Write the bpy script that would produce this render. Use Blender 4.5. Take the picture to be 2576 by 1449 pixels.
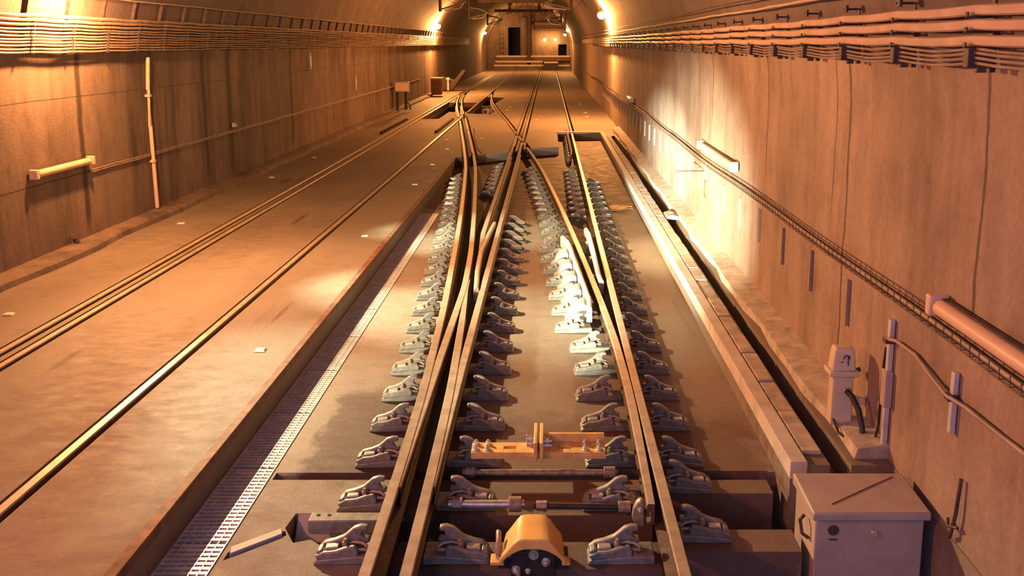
import bpy, bmesh, math, random
from mathutils import Vector, Matrix
random.seed(7)
S = bpy.context.scene
COL = S.collection
for o in list(bpy.data.objects):
    bpy.data.objects.remove(o)

# ------------------------------------------------------------------ camera, world, exposure, big lights
FPX, TILT, CAMH = 2300.0, math.atan(0.18), 2.85          # focal length in px of the 2576 frame
cam_d = bpy.data.cameras.new('camera'); cam = bpy.data.objects.new('camera', cam_d); COL.objects.link(cam)
cam_d.sensor_fit = 'HORIZONTAL'; cam_d.sensor_width = 36.0; cam_d.lens = 36.0*FPX/2576.0
cam_d.shift_x = (1288-1380)/2576.0; cam_d.shift_y = (522-724.5)/2576.0
cam_d.clip_start = 0.05; cam_d.clip_end = 400
cam.location = (0, 0, CAMH); cam.rotation_euler = (math.pi/2-TILT, 0, 0)
S.camera = cam
S.view_settings.view_transform = 'Standard'
S.view_settings.look = 'None'
S.view_settings.gamma = 1.0
S.view_settings.exposure = 0.12
S.view_settings.use_curve_mapping = False

w = bpy.data.worlds.new('world'); S.world = w; w.use_nodes = True
w.node_tree.nodes['Background'].inputs[0].default_value = (0.11, 0.125, 0.25, 1)   # added cold fill, let in where the tunnel is left open behind the viewer
w.node_tree.nodes['Background'].inputs[1].default_value = 6.0

SODIUM = (1.0, 0.56, 0.17)
DEEP = (1.0, 0.36, 0.10)
def point(name, loc, power, col, r=0.08):
    d = bpy.data.lights.new(name, 'POINT'); d.energy = power; d.color = col; d.shadow_soft_size = r
    o = bpy.data.objects.new(name, d); COL.objects.link(o); o.location = loc; return o
def spot(name, loc, aim, power, col, size, blend=0.6, r=0.06):
    d = bpy.data.lights.new(name, 'SPOT'); d.energy = power; d.color = col; d.shadow_soft_size = r
    d.spot_size = math.radians(size); d.spot_blend = blend
    o = bpy.data.objects.new(name, d); COL.objects.link(o); o.location = loc
    o.rotation_euler = (Vector(aim)-Vector(loc)).to_track_quat('-Z', 'Y').to_euler(); return o
point('light_near_left', (-5.8, 12.2, 3.50), 1150, (1.0, 0.41, 0.13), 0.09)     # the wall lamp just above the frame
spot('fill_spot_left', (-5.75, 12.0, 3.45), (0.8, 8.6, .5), 2300, (1.0, 0.45, 0.18), 125, 1.0, 0.06)   # added fill spot at the lamp, brightens the bay and the far side
for k, yy in enumerate((6.6, 10.2, 14.2)):                                          # three more added fill spots, fanned along the switch to brighten its floor
    spot('fill_spot_switch_%d' % k, (-5.75, 11.8, 3.45), (-1.1, yy, -.2), (2600, 5200, 5600)[k], (0.88, 0.94, 0.60), (32, 29, 23)[k], 1.0, 0.06)
spot('fill_spot_wall', (-5.75, 11.9, 3.45), (2.36, 13.2, .15), 9000, (1.0, 0.84, 0.48), 24, 1.0, 0.06)   # added fill spot for the glow at the foot of the right wall
point('fill_behind_left', (-5.8, 2.0, 3.4), 800, (1.0, 0.28, 0.13), 0.09)        # added red fill lamp beside the viewer, lifts the near walls
spot('headlight', (-3.41, 0.6, 1.0), (2.36, 17.8, 0.62), 130000, (1.0, 1.0, 0.76), 9.2, 1.0, 0.06)   # headlamp of a vehicle on the left track, level with the viewer
spot('headlight_wide', (-3.41, 0.6, 1.0), (2.36, 13.8, 0.75), 52000, (1.0, 0.98, 0.68), 17, 1.0, 0.06)
spot('headlight_spill', (-3.41, 0.6, 1.0), (0.2, 20.0, .25), 4500, (1.0, 0.90, 0.58), 23, 0.6, 0.06)
for nm, l, p in (('light_far_right', (1.70, 33.5, 3.70), 2900), ('light_far_left', (-6.0, 52.0, 3.6), 2900),
                 ('light_end_left', (-5.95, 90.0, 3.6), 1100), ('light_end_right', (1.70, 90.0, 3.9), 1100)):
    point(nm, l, p, (1.0, 0.38, 0.10), 0.10)
point('fill_end_panel', (-5.0, 98.0, 4.4), 170, (1.0, 0.50, 0.15), 0.15)  # unseen lamp added to brighten the left panel of the end wall

# ------------------------------------------------------------------ materials
def nd(nt, t, loc=(0, 0), **kw):
    n = nt.nodes.new(t)
    for k, v in kw.items(): setattr(n, k, v)
    return n
def new_mat(name):
    m = bpy.data.materials.new(name); m.use_nodes = True
    return m, m.node_tree, m.node_tree.nodes['Principled BSDF']
def ramp(nt, fac, stops):
    r = nd(nt, 'ShaderNodeValToRGB'); e = r.color_ramp.elements
    while len(e) < len(stops): e.new(0.5)
    for i, (p, c) in enumerate(stops):
        e[i].position = p; e[i].color = (*c, 1) if len(c) == 3 else c
    nt.links.new(fac, r.inputs[0]); return r.outputs[0]
def mixc(nt, mode, fac, a, b):
    m = nd(nt, 'ShaderNodeMix', data_type='RGBA', blend_type=mode)
    for sock, v in ((m.inputs[0], fac), (m.inputs[6], a), (m.inputs[7], b)):
        if hasattr(v, 'links'): nt.links.new(v, sock)
        elif isinstance(v, (int, float)): sock.default_value = v
        else: sock.default_value = (*v, 1)
    return m.outputs[2]
def noise(nt, scale=(1, 1, 1), s=1.0, detail=6, rough=0.6, w=0.0):
    tc = nd(nt, 'ShaderNodeTexCoord'); mp = nd(nt, 'ShaderNodeMapping'); mp.inputs['Scale'].default_value = scale
    mp.inputs['Location'].default_value = (w, w*0.7, w*1.3)
    nt.links.new(tc.outputs['Object'], mp.inputs[0])
    n = nd(nt, 'ShaderNodeTexNoise'); n.inputs['Scale'].default_value = s; n.inputs['Detail'].default_value = detail
    n.inputs['Roughness'].default_value = rough
    nt.links.new(mp.outputs[0], n.inputs[0]); return n.outputs[0]
def bump(nt, b, h, strength, dist=0.02):
    n = nd(nt, 'ShaderNodeBump'); n.inputs['Strength'].default_value = strength; n.inputs['Distance'].default_value = dist
    nt.links.new(h, n.inputs['Height']); nt.links.new(n.outputs[0], b.inputs['Normal'])
def simple(name, col, rough=0.6, metal=0.0, var=0.25, s=9.0, bmp=0.12, dark=None):
    m, nt, b = new_mat(name)
    n = noise(nt, s=s)
    d = dark or tuple(c*(1-var*1.4) for c in col)
    c = ramp(nt, n, [(0.32, d), (0.68, tuple(min(1, x*(1+var*0.5)) for x in col))])
    nt.links.new(c, b.inputs['Base Color']); b.inputs['Roughness'].default_value = rough; b.inputs['Metallic'].default_value = metal
    if bmp: bump(nt, b, noise(nt, s=s*6, detail=3), bmp, 0.006)
    return m
def emit(name, col, strength):
    m, nt, b = new_mat(name)
    b.inputs['Base Color'].default_value = (*col, 1); b.inputs['Emission Color'].default_value = (*col, 1)
    b.inputs['Emission Strength'].default_value = strength; return m

def wall_mat(name, col, dark, streak=1.0, w=0.0, seams=()):
    m, nt, b = new_mat(name)
    big = noise(nt, (1, .35, .5), 1.1, 6, .65, w)
    c = ramp(nt, big, [(0.30, tuple(x*0.74 for x in col)), (0.70, tuple(x*1.15 for x in col))])
    st = noise(nt, (1, .75, 0.10), 1.5, 7, .68, w+3)                 # broad seepage streaks
    k = ramp(nt, st, [(0.36, (1, 1, 1)), (0.50, (.3, .3, .3)), (0.60, (0, 0, 0))])
    c = mixc(nt, 'MIX', k, c, mixc(nt, 'MIX', 1-streak, dark, c))
    st2 = noise(nt, (1, 3.2, 0.16), 1.2, 4, .6, w+11)                 # pale runs
    k2 = ramp(nt, st2, [(0.56, (0, 0, 0)), (0.74, (.4, .4, .4))])
    c = mixc(nt, 'MIX', k2, c, tuple(min(1, x*1.3) for x in col))
    blot = noise(nt, (1, 1, .7), 2.6, 5, .6, w+23)
    c = mixc(nt, 'MULTIPLY', .6, c, ramp(nt, blot, [(0.32, (.62, .58, .56)), (0.5, (1, 1, 1)), (.75, (1.12, 1.12, 1.12))]))
    fine = noise(nt, (1, 1, 1), 24, 4, .72, w)
    c = mixc(nt, 'MULTIPLY', 0.5, c, ramp(nt, fine, [(0.3, (.66, .66, .66)), (0.7, (1.18, 1.18, 1.18))]))
    tc = nd(nt, 'ShaderNodeTexCoord'); sx = nd(nt, 'ShaderNodeSeparateXYZ'); nt.links.new(tc.outputs['Object'], sx.inputs[0])
    wob = noise(nt, (1, 1, 1), 1.6, 4, .6, w+5)
    for axis, pos, wd, lo, hi in seams:                               # casting seams and drip lines, darkened by water
        a = nd(nt, 'ShaderNodeMath', operation='MULTIPLY_ADD'); a.inputs[1].default_value = .12 if axis == 1 else .03; a.inputs[2].default_value = -pos-(.06 if axis == 1 else .015)
        nt.links.new(wob, a.inputs[0])
        d = nd(nt, 'ShaderNodeMath', operation='ADD'); nt.links.new(a.outputs[0], d.inputs[0]); nt.links.new(sx.outputs[axis], d.inputs[1])
        ab = nd(nt, 'ShaderNodeMath', operation='ABSOLUTE'); nt.links.new(d.outputs[0], ab.inputs[0])
        mr = nd(nt, 'ShaderNodeMapRange'); mr.inputs[1].default_value = wd*.4; mr.inputs[2].default_value = wd; mr.inputs[3].default_value = .85; mr.inputs[4].default_value = 0
        nt.links.new(ab.outputs[0], mr.inputs[0]); fac = mr.outputs[0]
        if axis == 1:
            z1 = nd(nt, 'ShaderNodeMapRange'); z1.inputs[1].default_value = lo; z1.inputs[2].default_value = lo+.3; nt.links.new(sx.outputs[2], z1.inputs[0])
            mm = nd(nt, 'ShaderNodeMath', operation='MULTIPLY'); nt.links.new(fac, mm.inputs[0]); nt.links.new(z1.outputs[0], mm.inputs[1]); fac = mm.outputs[0]
        c = mixc(nt, 'MIX', fac, c, tuple(x*.4 for x in dark))
    nt.links.new(c, b.inputs['Base Color']); b.inputs['Roughness'].default_value = 0.8
    bump(nt, b, mixc(nt, 'ADD', .5, fine, blot), 0.5, 0.014); return m

def floor_mat():
    m, nt, b = new_mat('floor_concrete')
    big = noise(nt, (1, .5, 1), 0.8, 6, .6)
    c = ramp(nt, big, [(0.28, (.175, .14, .112)), (0.72, (.27, .222, .175))])
    sp = noise(nt, (1, 1.8, 1), 5.0, 6, .65, 5)
    c = mixc(nt, 'MULTIPLY', .55, c, ramp(nt, sp, [(0.3, (.66, .63, .6)), (0.55, (1.06, 1.06, 1.06))]))
    st = noise(nt, (3.0, .30, 1), 0.9, 4, .6, 9)                        # oil along the track
    k = ramp(nt, st, [(0.24, (.8, .8, .8)), (0.36, (0, 0, 0))])
    c = mixc(nt, 'MIX', k, c, (.14, .10, .075))
    fs = noise(nt, (1, 1.6, 1), 34, 5, .7, 2)
    c = mixc(nt, 'MULTIPLY', .45, c, ramp(nt, fs, [(0.3, (.6, .6, .6)), (0.7, (1.15, 1.15, 1.15))]))
    # hairline cracks
    tc = nd(nt, 'ShaderNodeTexCoord'); mp = nd(nt, 'ShaderNodeMapping'); mp.inputs['Scale'].default_value = (.55, 1.1, 1)
    nt.links.new(tc.outputs['Object'], mp.inputs[0])
    wob = nd(nt, 'ShaderNodeMix', data_type='VECTOR'); wob.inputs[0].default_value = 0.12
    nz = nd(nt, 'ShaderNodeTexNoise'); nz.inputs['Scale'].default_value = 3; nt.links.new(mp.outputs[0], nz.inputs[0])
    nt.links.new(mp.outputs[0], wob.inputs[4]); nt.links.new(nz.outputs[1], wob.inputs[5])
    v = nd(nt, 'ShaderNodeTexVoronoi', feature='DISTANCE_TO_EDGE'); v.inputs['Scale'].default_value = 0.9
    nt.links.new(wob.outputs[1], v.inputs[0])
    ck = ramp(nt, v.outputs[0], [(0.0, (1, 1, 1)), (0.007, (0, 0, 0))])
    br = ramp(nt, noise(nt, s=1.3, w=17), [(0.52, (0, 0, 0)), (0.6, (.75, .75, .75))])
    c = mixc(nt, 'MIX', mixc(nt, 'MULTIPLY', 1, ck, br), c, (.16, .12, .09))
    sz = nd(nt, 'ShaderNodeSeparateXYZ'); nt.links.new(tc.outputs['Object'], sz.inputs[0])
    bayx = nd(nt, 'ShaderNodeMath', operation='LESS_THAN'); nt.links.new(sz.outputs[2], bayx.inputs[0]); bayx.inputs[1].default_value = -.225
    c = mixc(nt, 'MULTIPLY', bayx.outputs[0], c, (1.12, 1.12, 1.12))      # bay floor slightly lighter than the slab
    # oil soaked patch beside the switch: its own bounded stain
    sx = nd(nt, 'ShaderNodeSeparateXYZ'); nt.links.new(tc.outputs['Object'], sx.inputs[0])
    def band(sock, lo, hi, soft):
        a = nd(nt, 'ShaderNodeMapRange', interpolation_type='SMOOTHSTEP'); a.inputs[1].default_value = lo-soft; a.inputs[2].default_value = lo+soft
        d = nd(nt, 'ShaderNodeMapRange', interpolation_type='SMOOTHSTEP'); d.inputs[1].default_value = hi-soft; d.inputs[2].default_value = hi+soft
        d.inputs[3].default_value = 1; d.inputs[4].default_value = 0
        nt.links.new(sock, a.inputs[0]); nt.links.new(sock, d.inputs[0])
        mm = nd(nt, 'ShaderNodeMath', operation='MULTIPLY'); nt.links.new(a.outputs[0], mm.inputs[0]); nt.links.new(d.outputs[0], mm.inputs[1]); return mm.outputs[0]
    def wobble(sock, amt, ww):
        n = noise(nt, s=5, detail=4, w=ww); a = nd(nt, 'ShaderNodeMath', operation='MULTIPLY_ADD'); a.inputs[1].default_value = amt
        s2 = nd(nt, 'ShaderNodeMath', operation='SUBTRACT'); nt.links.new(n, s2.inputs[0]); s2.inputs[1].default_value = .5
        nt.links.new(s2.outputs[0], a.inputs[0]); nt.links.new(sock, a.inputs[2]); return a.outputs[0]
    X, Y = sx.outputs[0], sx.outputs[1]
    bx = band(wobble(X, .35, 3), -1.83, -1.05, .05); by = band(wobble(Y, .5, 8), 6.08, 7.75, .12)
    mm = nd(nt, 'ShaderNodeMath', operation='MULTIPLY'); nt.links.new(bx, mm.inputs[0]); nt.links.new(by, mm.inputs[1])
    c = mixc(nt, 'MIX', mm.outputs[0], c, (.085, .05, .036))
    # darker, redder tone between the rails in the near part of the switch
    bx = band(wobble(X, .5, 4), -1.05, 1.62, .1); by = band(wobble(Y, .8, 2), 2, 7.2, .3)
    mm2 = nd(nt, 'ShaderNodeMath', operation='MULTIPLY'); nt.links.new(bx, mm2.inputs[0]); nt.links.new(by, mm2.inputs[1])
    c = mixc(nt, 'MULTIPLY', mm2.outputs[0], c, (.62, .46, .40))
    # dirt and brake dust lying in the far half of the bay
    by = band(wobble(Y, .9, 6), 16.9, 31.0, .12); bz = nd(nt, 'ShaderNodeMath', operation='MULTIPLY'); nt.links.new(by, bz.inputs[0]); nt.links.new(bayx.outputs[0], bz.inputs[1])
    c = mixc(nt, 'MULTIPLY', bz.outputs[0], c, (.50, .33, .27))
    # shade of the close-set left switch rails painted into the floor, with some grease
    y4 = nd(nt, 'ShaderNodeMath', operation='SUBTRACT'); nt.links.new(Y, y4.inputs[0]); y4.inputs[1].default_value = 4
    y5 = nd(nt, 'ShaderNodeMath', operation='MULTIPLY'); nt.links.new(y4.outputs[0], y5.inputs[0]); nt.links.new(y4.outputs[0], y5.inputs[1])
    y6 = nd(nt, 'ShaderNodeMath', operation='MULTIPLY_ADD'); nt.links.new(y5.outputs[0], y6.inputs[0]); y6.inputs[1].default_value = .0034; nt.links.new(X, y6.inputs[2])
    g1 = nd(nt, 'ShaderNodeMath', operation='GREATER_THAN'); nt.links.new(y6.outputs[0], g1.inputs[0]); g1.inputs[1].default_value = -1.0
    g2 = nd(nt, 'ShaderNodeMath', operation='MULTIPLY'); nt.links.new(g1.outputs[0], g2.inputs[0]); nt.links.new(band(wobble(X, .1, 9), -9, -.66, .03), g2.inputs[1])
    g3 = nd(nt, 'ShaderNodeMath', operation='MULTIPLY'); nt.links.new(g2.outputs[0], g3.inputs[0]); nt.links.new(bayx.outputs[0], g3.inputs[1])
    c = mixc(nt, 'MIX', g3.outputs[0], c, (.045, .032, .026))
    # old rubber and oil smears on the slab
    for (ax, ay), (bx_, by_), wd in (((-4.42, 7.55), (-4.40, 8.35), .05), ((-4.18, 14.2), (-4.0, 15.4), .06), ((-2.93, 9.0), (-2.80, 9.9), .035), ((-5.55, 18.6), (-5.5, 19.3), .12), ((-5.0, 5.9), (-5.1, 6.6), .16)):
        mx, my, hl = (ax+bx_)/2, (ay+by_)/2, math.hypot(bx_-ax, by_-ay)/2
        q = []
        for sock, mid, sc in ((X, mx, 1/wd), (Y, my, 1/hl)):
            a = nd(nt, 'ShaderNodeMath', operation='SUBTRACT'); nt.links.new(sock, a.inputs[0]); a.inputs[1].default_value = mid
            a2 = nd(nt, 'ShaderNodeMath', operation='MULTIPLY'); nt.links.new(a.outputs[0], a2.inputs[0]); a2.inputs[1].default_value = sc
            a3 = nd(nt, 'ShaderNodeMath', operation='POWER'); nt.links.new(a2.outputs[0], a3.inputs[0]); a3.inputs[1].default_value = 2; q.append(a3)
        sm = nd(nt, 'ShaderNodeMath', operation='ADD'); nt.links.new(q[0].outputs[0], sm.inputs[0]); nt.links.new(q[1].outputs[0], sm.inputs[1])
        mr = nd(nt, 'ShaderNodeMapRange'); nt.links.new(wobble(sm.outputs[0], .8, 4), mr.inputs[0]); mr.inputs[1].default_value = .2; mr.inputs[2].default_value = 1.1; mr.inputs[3].default_value = .7; mr.inputs[4].default_value = 0
        c = mixc(nt, 'MIX', mr.outputs[0], c, (.07, .045, .035))
    nt.links.new(c, b.inputs['Base Color'])
    rr = ramp(nt, sp, [(0.3, (.55, .55, .55)), (0.7, (.8, .8, .8))]); nt.links.new(rr, b.inputs['Roughness'])
    bump(nt, b, mixc(nt, 'ADD', 0.5, fs, sp), 0.45, 0.012)
    return m

M = {}
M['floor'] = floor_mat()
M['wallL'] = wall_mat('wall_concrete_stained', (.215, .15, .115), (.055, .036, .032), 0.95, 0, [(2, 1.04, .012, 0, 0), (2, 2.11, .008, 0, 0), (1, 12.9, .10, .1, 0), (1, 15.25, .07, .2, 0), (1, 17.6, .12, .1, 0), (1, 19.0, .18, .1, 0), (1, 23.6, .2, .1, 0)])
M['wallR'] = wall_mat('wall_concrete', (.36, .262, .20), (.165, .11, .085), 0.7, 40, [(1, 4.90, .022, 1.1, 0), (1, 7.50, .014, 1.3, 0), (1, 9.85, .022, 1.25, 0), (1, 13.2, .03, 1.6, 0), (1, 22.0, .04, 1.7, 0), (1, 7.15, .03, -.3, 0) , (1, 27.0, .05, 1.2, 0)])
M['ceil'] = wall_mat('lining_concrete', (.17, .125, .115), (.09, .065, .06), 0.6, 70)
M['curb'] = simple('curb_concrete', (.62, .56, .46), .7, 0, .18, 5)
M['rail'] = simple('rail_rust', (.13, .075, .045), .6, .25, .35, 14, .2)
M['railtop'] = simple('rail_head', (.50, .40, .30), .42, .3, .22, 7, .06)
M['cast'] = simple('cast_grey', (.25, .24, .21), .5, .25, .3, 20, .2)
M['hook'] = simple('clip_iron', (.40, .31, .22), .5, .3, .35, 24, .2)
M['bolt'] = simple('bolt_zinc', (.72, .68, .58), .35, .6, .2, 30, .05)
M['dark'] = simple('dark_iron', (.055, .04, .035), .55, .3, .3, 12, .1)
M['rust'] = simple('rusty_steel', (.22, .11, .065), .7, .2, .4, 9, .25)
M['galv'] = simple('galvanised', (.66, .64, .62), .45, .4, .22, 6, .08)
M['white'] = simple('white_headlight_glow', (.42, .40, .36), .55, 0, .12, 9, .06)
M['yellow'] = simple('yellow_paint', (.78, .47, .15), .5, 0, .22, 8, .08)
M['cover'] = simple('cover_yellow', (.85, .50, .14), .38, 0, .12, 6, .04)
M['cable'] = simple('pale_cable', (.62, .44, .33), .5, 0, .15, 5, 0)
M['cableL'] = simple('cable_grey', (.32, .23, .18), .5, 0, .25, 5, 0)
M['black'] = simple('black_rubber', (.028, .024, .025), .5, 0, .3, 9, 0)
M['brk'] = simple('bracket_iron', (.10, .07, .06), .6, .3, .3, 9, .1)
M['box'] = simple('box_paint', (.44, .34, .28), .5, 0, .12, 5, .05)
M['post'] = simple('post_paint', (.66, .55, .38), .5, 0, .1, 6, .04)
M['tube'] = simple('tube_housing', (.74, .52, .36), .4, 0, .1, 4, 0)
M['slab'] = simple('slab_concrete', (.50, .43, .34), .8, 0, .3, 6, .3)
M['stud'] = simple('stud_white', (.85, .80, .68), .4, 0, .05, 9, 0)
M['mark'] = simple('mark_black', (.03, .025, .022), .6, 0, .1, 9, 0)
M['void'] = simple('dark_void', (.012, .011, .014), .9, 0, .1, 3, 0)
M['endwall'] = wall_mat('end_concrete', (.20, .135, .105), (.09, .055, .045), .5, 90)
M['bulb'] = emit('sodium_bulb', (1.0, .66, .22), 60)
M['glass'] = simple('lamp_glass', (.7, .62, .45), .2, 0, .1, 3, 0)

# ------------------------------------------------------------------ helpers
class MB:
    def __init__(s): s.v = []; s.f = []; s.mi = []
    def add(s, vs, fs, mi=0):
        b = len(s.v); s.v += [tuple(v) for v in vs]; s.f += [tuple(b+i for i in f) for f in fs]; s.mi += [mi]*len(fs); return s
    def box(s, x0, x1, y0, y1, z0, z1, mi=0, T=None):
        vs = [Vector((x, y, z)) for z in (z0, z1) for y in (y0, y1) for x in (x0, x1)]
        if T: vs = [T @ v for v in vs]
        return s.add(vs, [(0, 2, 3, 1), (4, 5, 7, 6), (0, 1, 5, 4), (2, 6, 7, 3), (0, 4, 6, 2), (1, 3, 7, 5)], mi)
    def prism(s, poly, axis, a0, a1, mi=0, T=None):
        def p3(p, a):
            return Vector({'x': (a, p[0], p[1]), 'y': (p[0], a, p[1]), 'z': (p[0], p[1], a)}[axis])
        n = len(poly); vs = [p3(p, a0) for p in poly]+[p3(p, a1) for p in poly]
        if T: vs = [T @ v for v in vs]
        return s.add(vs, [tuple(range(n))[::-1], tuple(range(n, 2*n))]+[(i, (i+1) % n, n+(i+1) % n, n+i) for i in range(n)], mi)
    def loft(s, loops, cap=True, mi=0):
        n = len(loops[0]); vs = [p for l in loops for p in l]; fs = []
        for k in range(len(loops)-1):
            for i in range(n):
                j = (i+1) % n; fs.append((k*n+i, k*n+j, (k+1)*n+j, (k+1)*n+i))
        if cap: fs += [tuple(range(n))[::-1], tuple((len(loops)-1)*n+i for i in range(n))]
        return s.add(vs, fs, mi)
    def tube(s, pts, r, n=8, mi=0):
        pts = [Vector(p) for p in pts]; loops = []
        for i, p in enumerate(pts):
            d = (pts[min(i+1, len(pts)-1)]-pts[max(i-1, 0)]).normalized()
            u = d.cross(Vector((0, 0, 1)))
            if u.length < 1e-3: u = d.cross(Vector((0, 1, 0)))
            u.normalize(); q = u.cross(d)
            rr = r[i] if isinstance(r, (list, tuple)) else r
            loops.append([p+rr*(math.cos(2*math.pi*k/n)*u+math.sin(2*math.pi*k/n)*q) for k in range(n)])
        return s.loft(loops, True, mi)
    def cyl(s, p0, p1, r, n=12, mi=0): return s.tube([p0, p1], r, n, mi)
    def ball(s, c, r, n=10, sc=(1, 1, 1), mi=0):
        c = Vector(c); loops = []
        for i in range(1, n):
            a = math.pi*i/n-math.pi/2
            loops.append([c+Vector((sc[0]*r*math.cos(a)*math.cos(2*math.pi*k/n), sc[1]*r*math.cos(a)*math.sin(2*math.pi*k/n), sc[2]*r*math.sin(a))) for k in range(n)])
        return s.loft(loops, True, mi)
    def build(s, name, mats, parent=None, bevel=0.0, smooth=True, seg=2):
        if not isinstance(mats, (list, tuple)): mats = [mats]
        me = bpy.data.meshes.new(name); me.from_pydata(s.v, [], s.f)
        bm = bmesh.new(); bm.from_mesh(me); bmesh.ops.recalc_face_normals(bm, faces=bm.faces[:])
        bm.to_mesh(me); bm.free()
        for m in mats: me.materials.append(m)
        me.polygons.foreach_set('material_index', s.mi)
        if smooth:
            me.polygons.foreach_set('use_smooth', [True]*len(me.polygons)); me.set_sharp_from_angle(angle=math.radians(38))
        o = bpy.data.objects.new(name, me); COL.objects.link(o)
        if parent: o.parent = parent
        if bevel:
            b = o.modifiers.new('bevel', 'BEVEL'); b.width = bevel; b.segments = seg; b.limit_method = 'ANGLE'; b.angle_limit = math.radians(40)
        return o
def tag(o, label, cat, group=None, kind=None):
    o['label'] = label; o['category'] = cat
    if group: o['group'] = group
    if kind: o['kind'] = kind
    return o
def struct(o): o['kind'] = 'structure'; return o
def thing(name, label, cat, loc=(0, 0, 0), rz=0, group=None):
    o = bpy.data.objects.new(name, None); COL.objects.link(o); o.empty_display_size = 0.1
    o.location = loc; o.rotation_euler = (0, 0, rz); return tag(o, label, cat, group)
KIDS = {}
def kids(o): return [c for c in o.children]
def dup(root, loc, rz, label, group=None):
    r = root.copy(); COL.objects.link(r); r.location = loc; r.rotation_euler = (0, 0, rz); r['label'] = label
    if group: r['group'] = group
    for ch in kids(root):
        c = ch.copy(); COL.objects.link(c); c.parent = r
        for g in kids(ch):
            d = g.copy(); COL.objects.link(d); d.parent = c
    return r
ONES = ['', 'first', 'second', 'third', 'fourth', 'fifth', 'sixth', 'seventh', 'eighth', 'ninth', 'tenth', 'eleventh', 'twelfth', 'thirteenth',
        'fourteenth', 'fifteenth', 'sixteenth', 'seventeenth', 'eighteenth', 'nineteenth']
def nth(n):
    if n < 20: return ONES[n]
    t = ['', '', 'twent', 'thirt', 'fort', 'fift', 'sixt'][n//10]
    return t+'ieth' if n % 10 == 0 else t+'y-'+ONES[n % 10]
def lerp_table(tab):
    def f(y):
        if y <= tab[0][0]: return tab[0][1]
        for i in range(len(tab)-1):
            if y <= tab[i+1][0]:
                x0, v0 = tab[i]; x1, v1 = tab[i+1]
                m0 = (tab[i+1][1]-tab[i-1][1])/(tab[i+1][0]-tab[i-1][0]) if i > 0 else (v1-v0)/(x1-x0)
                m1 = (tab[i+2][1]-v0)/(tab[i+2][0]-x0) if i+2 < len(tab) else (v1-v0)/(x1-x0)
                h = x1-x0; t = (y-x0)/h
                return (2*t**3-3*t**2+1)*v0+(t**3-2*t**2+t)*h*m0+(-2*t**3+3*t**2)*v1+(t**3-t**2)*h*m1
        return tab[-1][1]
    return f

# track geometry (metres, rail top z = 0, viewer on the axis of the right-hand track)
dX = lerp_table([(4.0, 0.0), (5.5, -.012), (7.2, -.045), (8.2, -.085), (9.9, -.16), (11.8, -.27), (13.3, -.36), (15.7, -.52), (19.3, -.785),
                 (21.4, -.955), (24.8, -1.30), (29.7, -1.83), (34.4, -2.34), (38.0, -2.76), (42.0, -3.20), (47.2, -3.68), (53.2, -4.02), (58.0, -4.14), (64.0, -4.15)])
L1, L2, R1 = -1.0, -.775, .745
const = lambda x: (lambda y: x)
L1c = lambda y: L1+dX(y); L2c = lambda y: L2+dX(y); R1c = lambda y: .75+dX(y)
PL1, PL2, PR1 = -5.15, -4.925, -3.405
ZF = -.23                                   # floor of the open switch bay
XL, XR = -6.6, 2.36                         # tunnel walls
YEND = 100.0

# ------------------------------------------------------------------ structure: floor with bays, trenches and rail grooves
def mesh_obj(mb, mat=None): return mb.build('cut', mat or M['floor'], None, 0, False)
def FP(px, py, z=0.0):
    # point of the plane at height z seen at a pixel of the 2576 x 1449 frame
    c, sn = math.cos(TILT), math.sin(TILT); d = FPX*(CAMH-z)/(c*(py-108.0))
    return Vector(((px-1380)*d/FPX, (d-(CAMH-z)*sn)/c, z))
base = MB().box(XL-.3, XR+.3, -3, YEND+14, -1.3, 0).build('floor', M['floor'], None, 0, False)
cuts = []
# open switch bay down to ZF
bay = [(-2.36, -3.5), (1.66, -3.5), (1.66, 29.35), (.28, 29.1), (.28, 25.35), (-.18, 25.2), (-.62, 24.85), (-.92, 24.3), (-1.62, 23.7), (-2.36, 23.0)]
cuts.append(mesh_obj(MB().prism(bay, 'z', ZF, .5)))
cuts.append(mesh_obj(MB().box(1.6, 2.35, -3.5, 5.86, -.62, .5)))                       # lower ground round the control box
cuts.append(mesh_obj(MB().box(-.96, .70, 5.27, 5.60, -.75, 0)))                         # machine trenches between the cross beams
cuts.append(mesh_obj(MB().box(.69, 1.64, 5.42, 5.90, -.76, 0)))
cuts.append(mesh_obj(MB().box(-.97, .70, 2.0, 4.97, -.77, 0)))
cuts.append(mesh_obj(MB().box(.68, 1.64, 2.0, 5.16, -.78, 0)))
cuts.append(mesh_obj(MB().box(1.56, 1.65, 2.0, 6.22, -.74, 0)))
cuts.append(mesh_obj(MB().box(-2.335, -2.005, 1.0, 16.5, -.62, 0)))                      # drain under the gratings
cuts.append(mesh_obj(MB().box(-1.98, 1.60, 6.10, 6.21, -.55, 0)))                       # cross joint
cuts.append(mesh_obj(MB().box(-.97, 1.60, 6.19, 6.24, -.5, 0)))
cuts.append(mesh_obj(MB().prism([(-1.70, 5.44), (-1.68, 5.625), (-.93, 5.63), (-.93, 5.23), (-1.42, 5.23), (-1.50, 5.30), (-1.60, 5.26)], 'z', -.56, 0)))   # rod opening by the left rail
cuts.append(mesh_obj(MB().prism([(-1.97, 5.155), (-1.69, 5.405), (-1.665, 5.35), (-1.97, 5.06)], 'z', -.36, 0)))
cuts.append(mesh_obj(MB().prism([(1.93, 5.0), (2.08, 5.0), (2.07, 12.5), (2.10, 16.2), (2.06, 20), (2.12, 24), (2.05, 28.5), (1.93, 28.2), (1.97, 20), (1.90, 16), (1.95, 12)], 'z', -.22, .5)))   # wall-side cable trench
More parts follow.
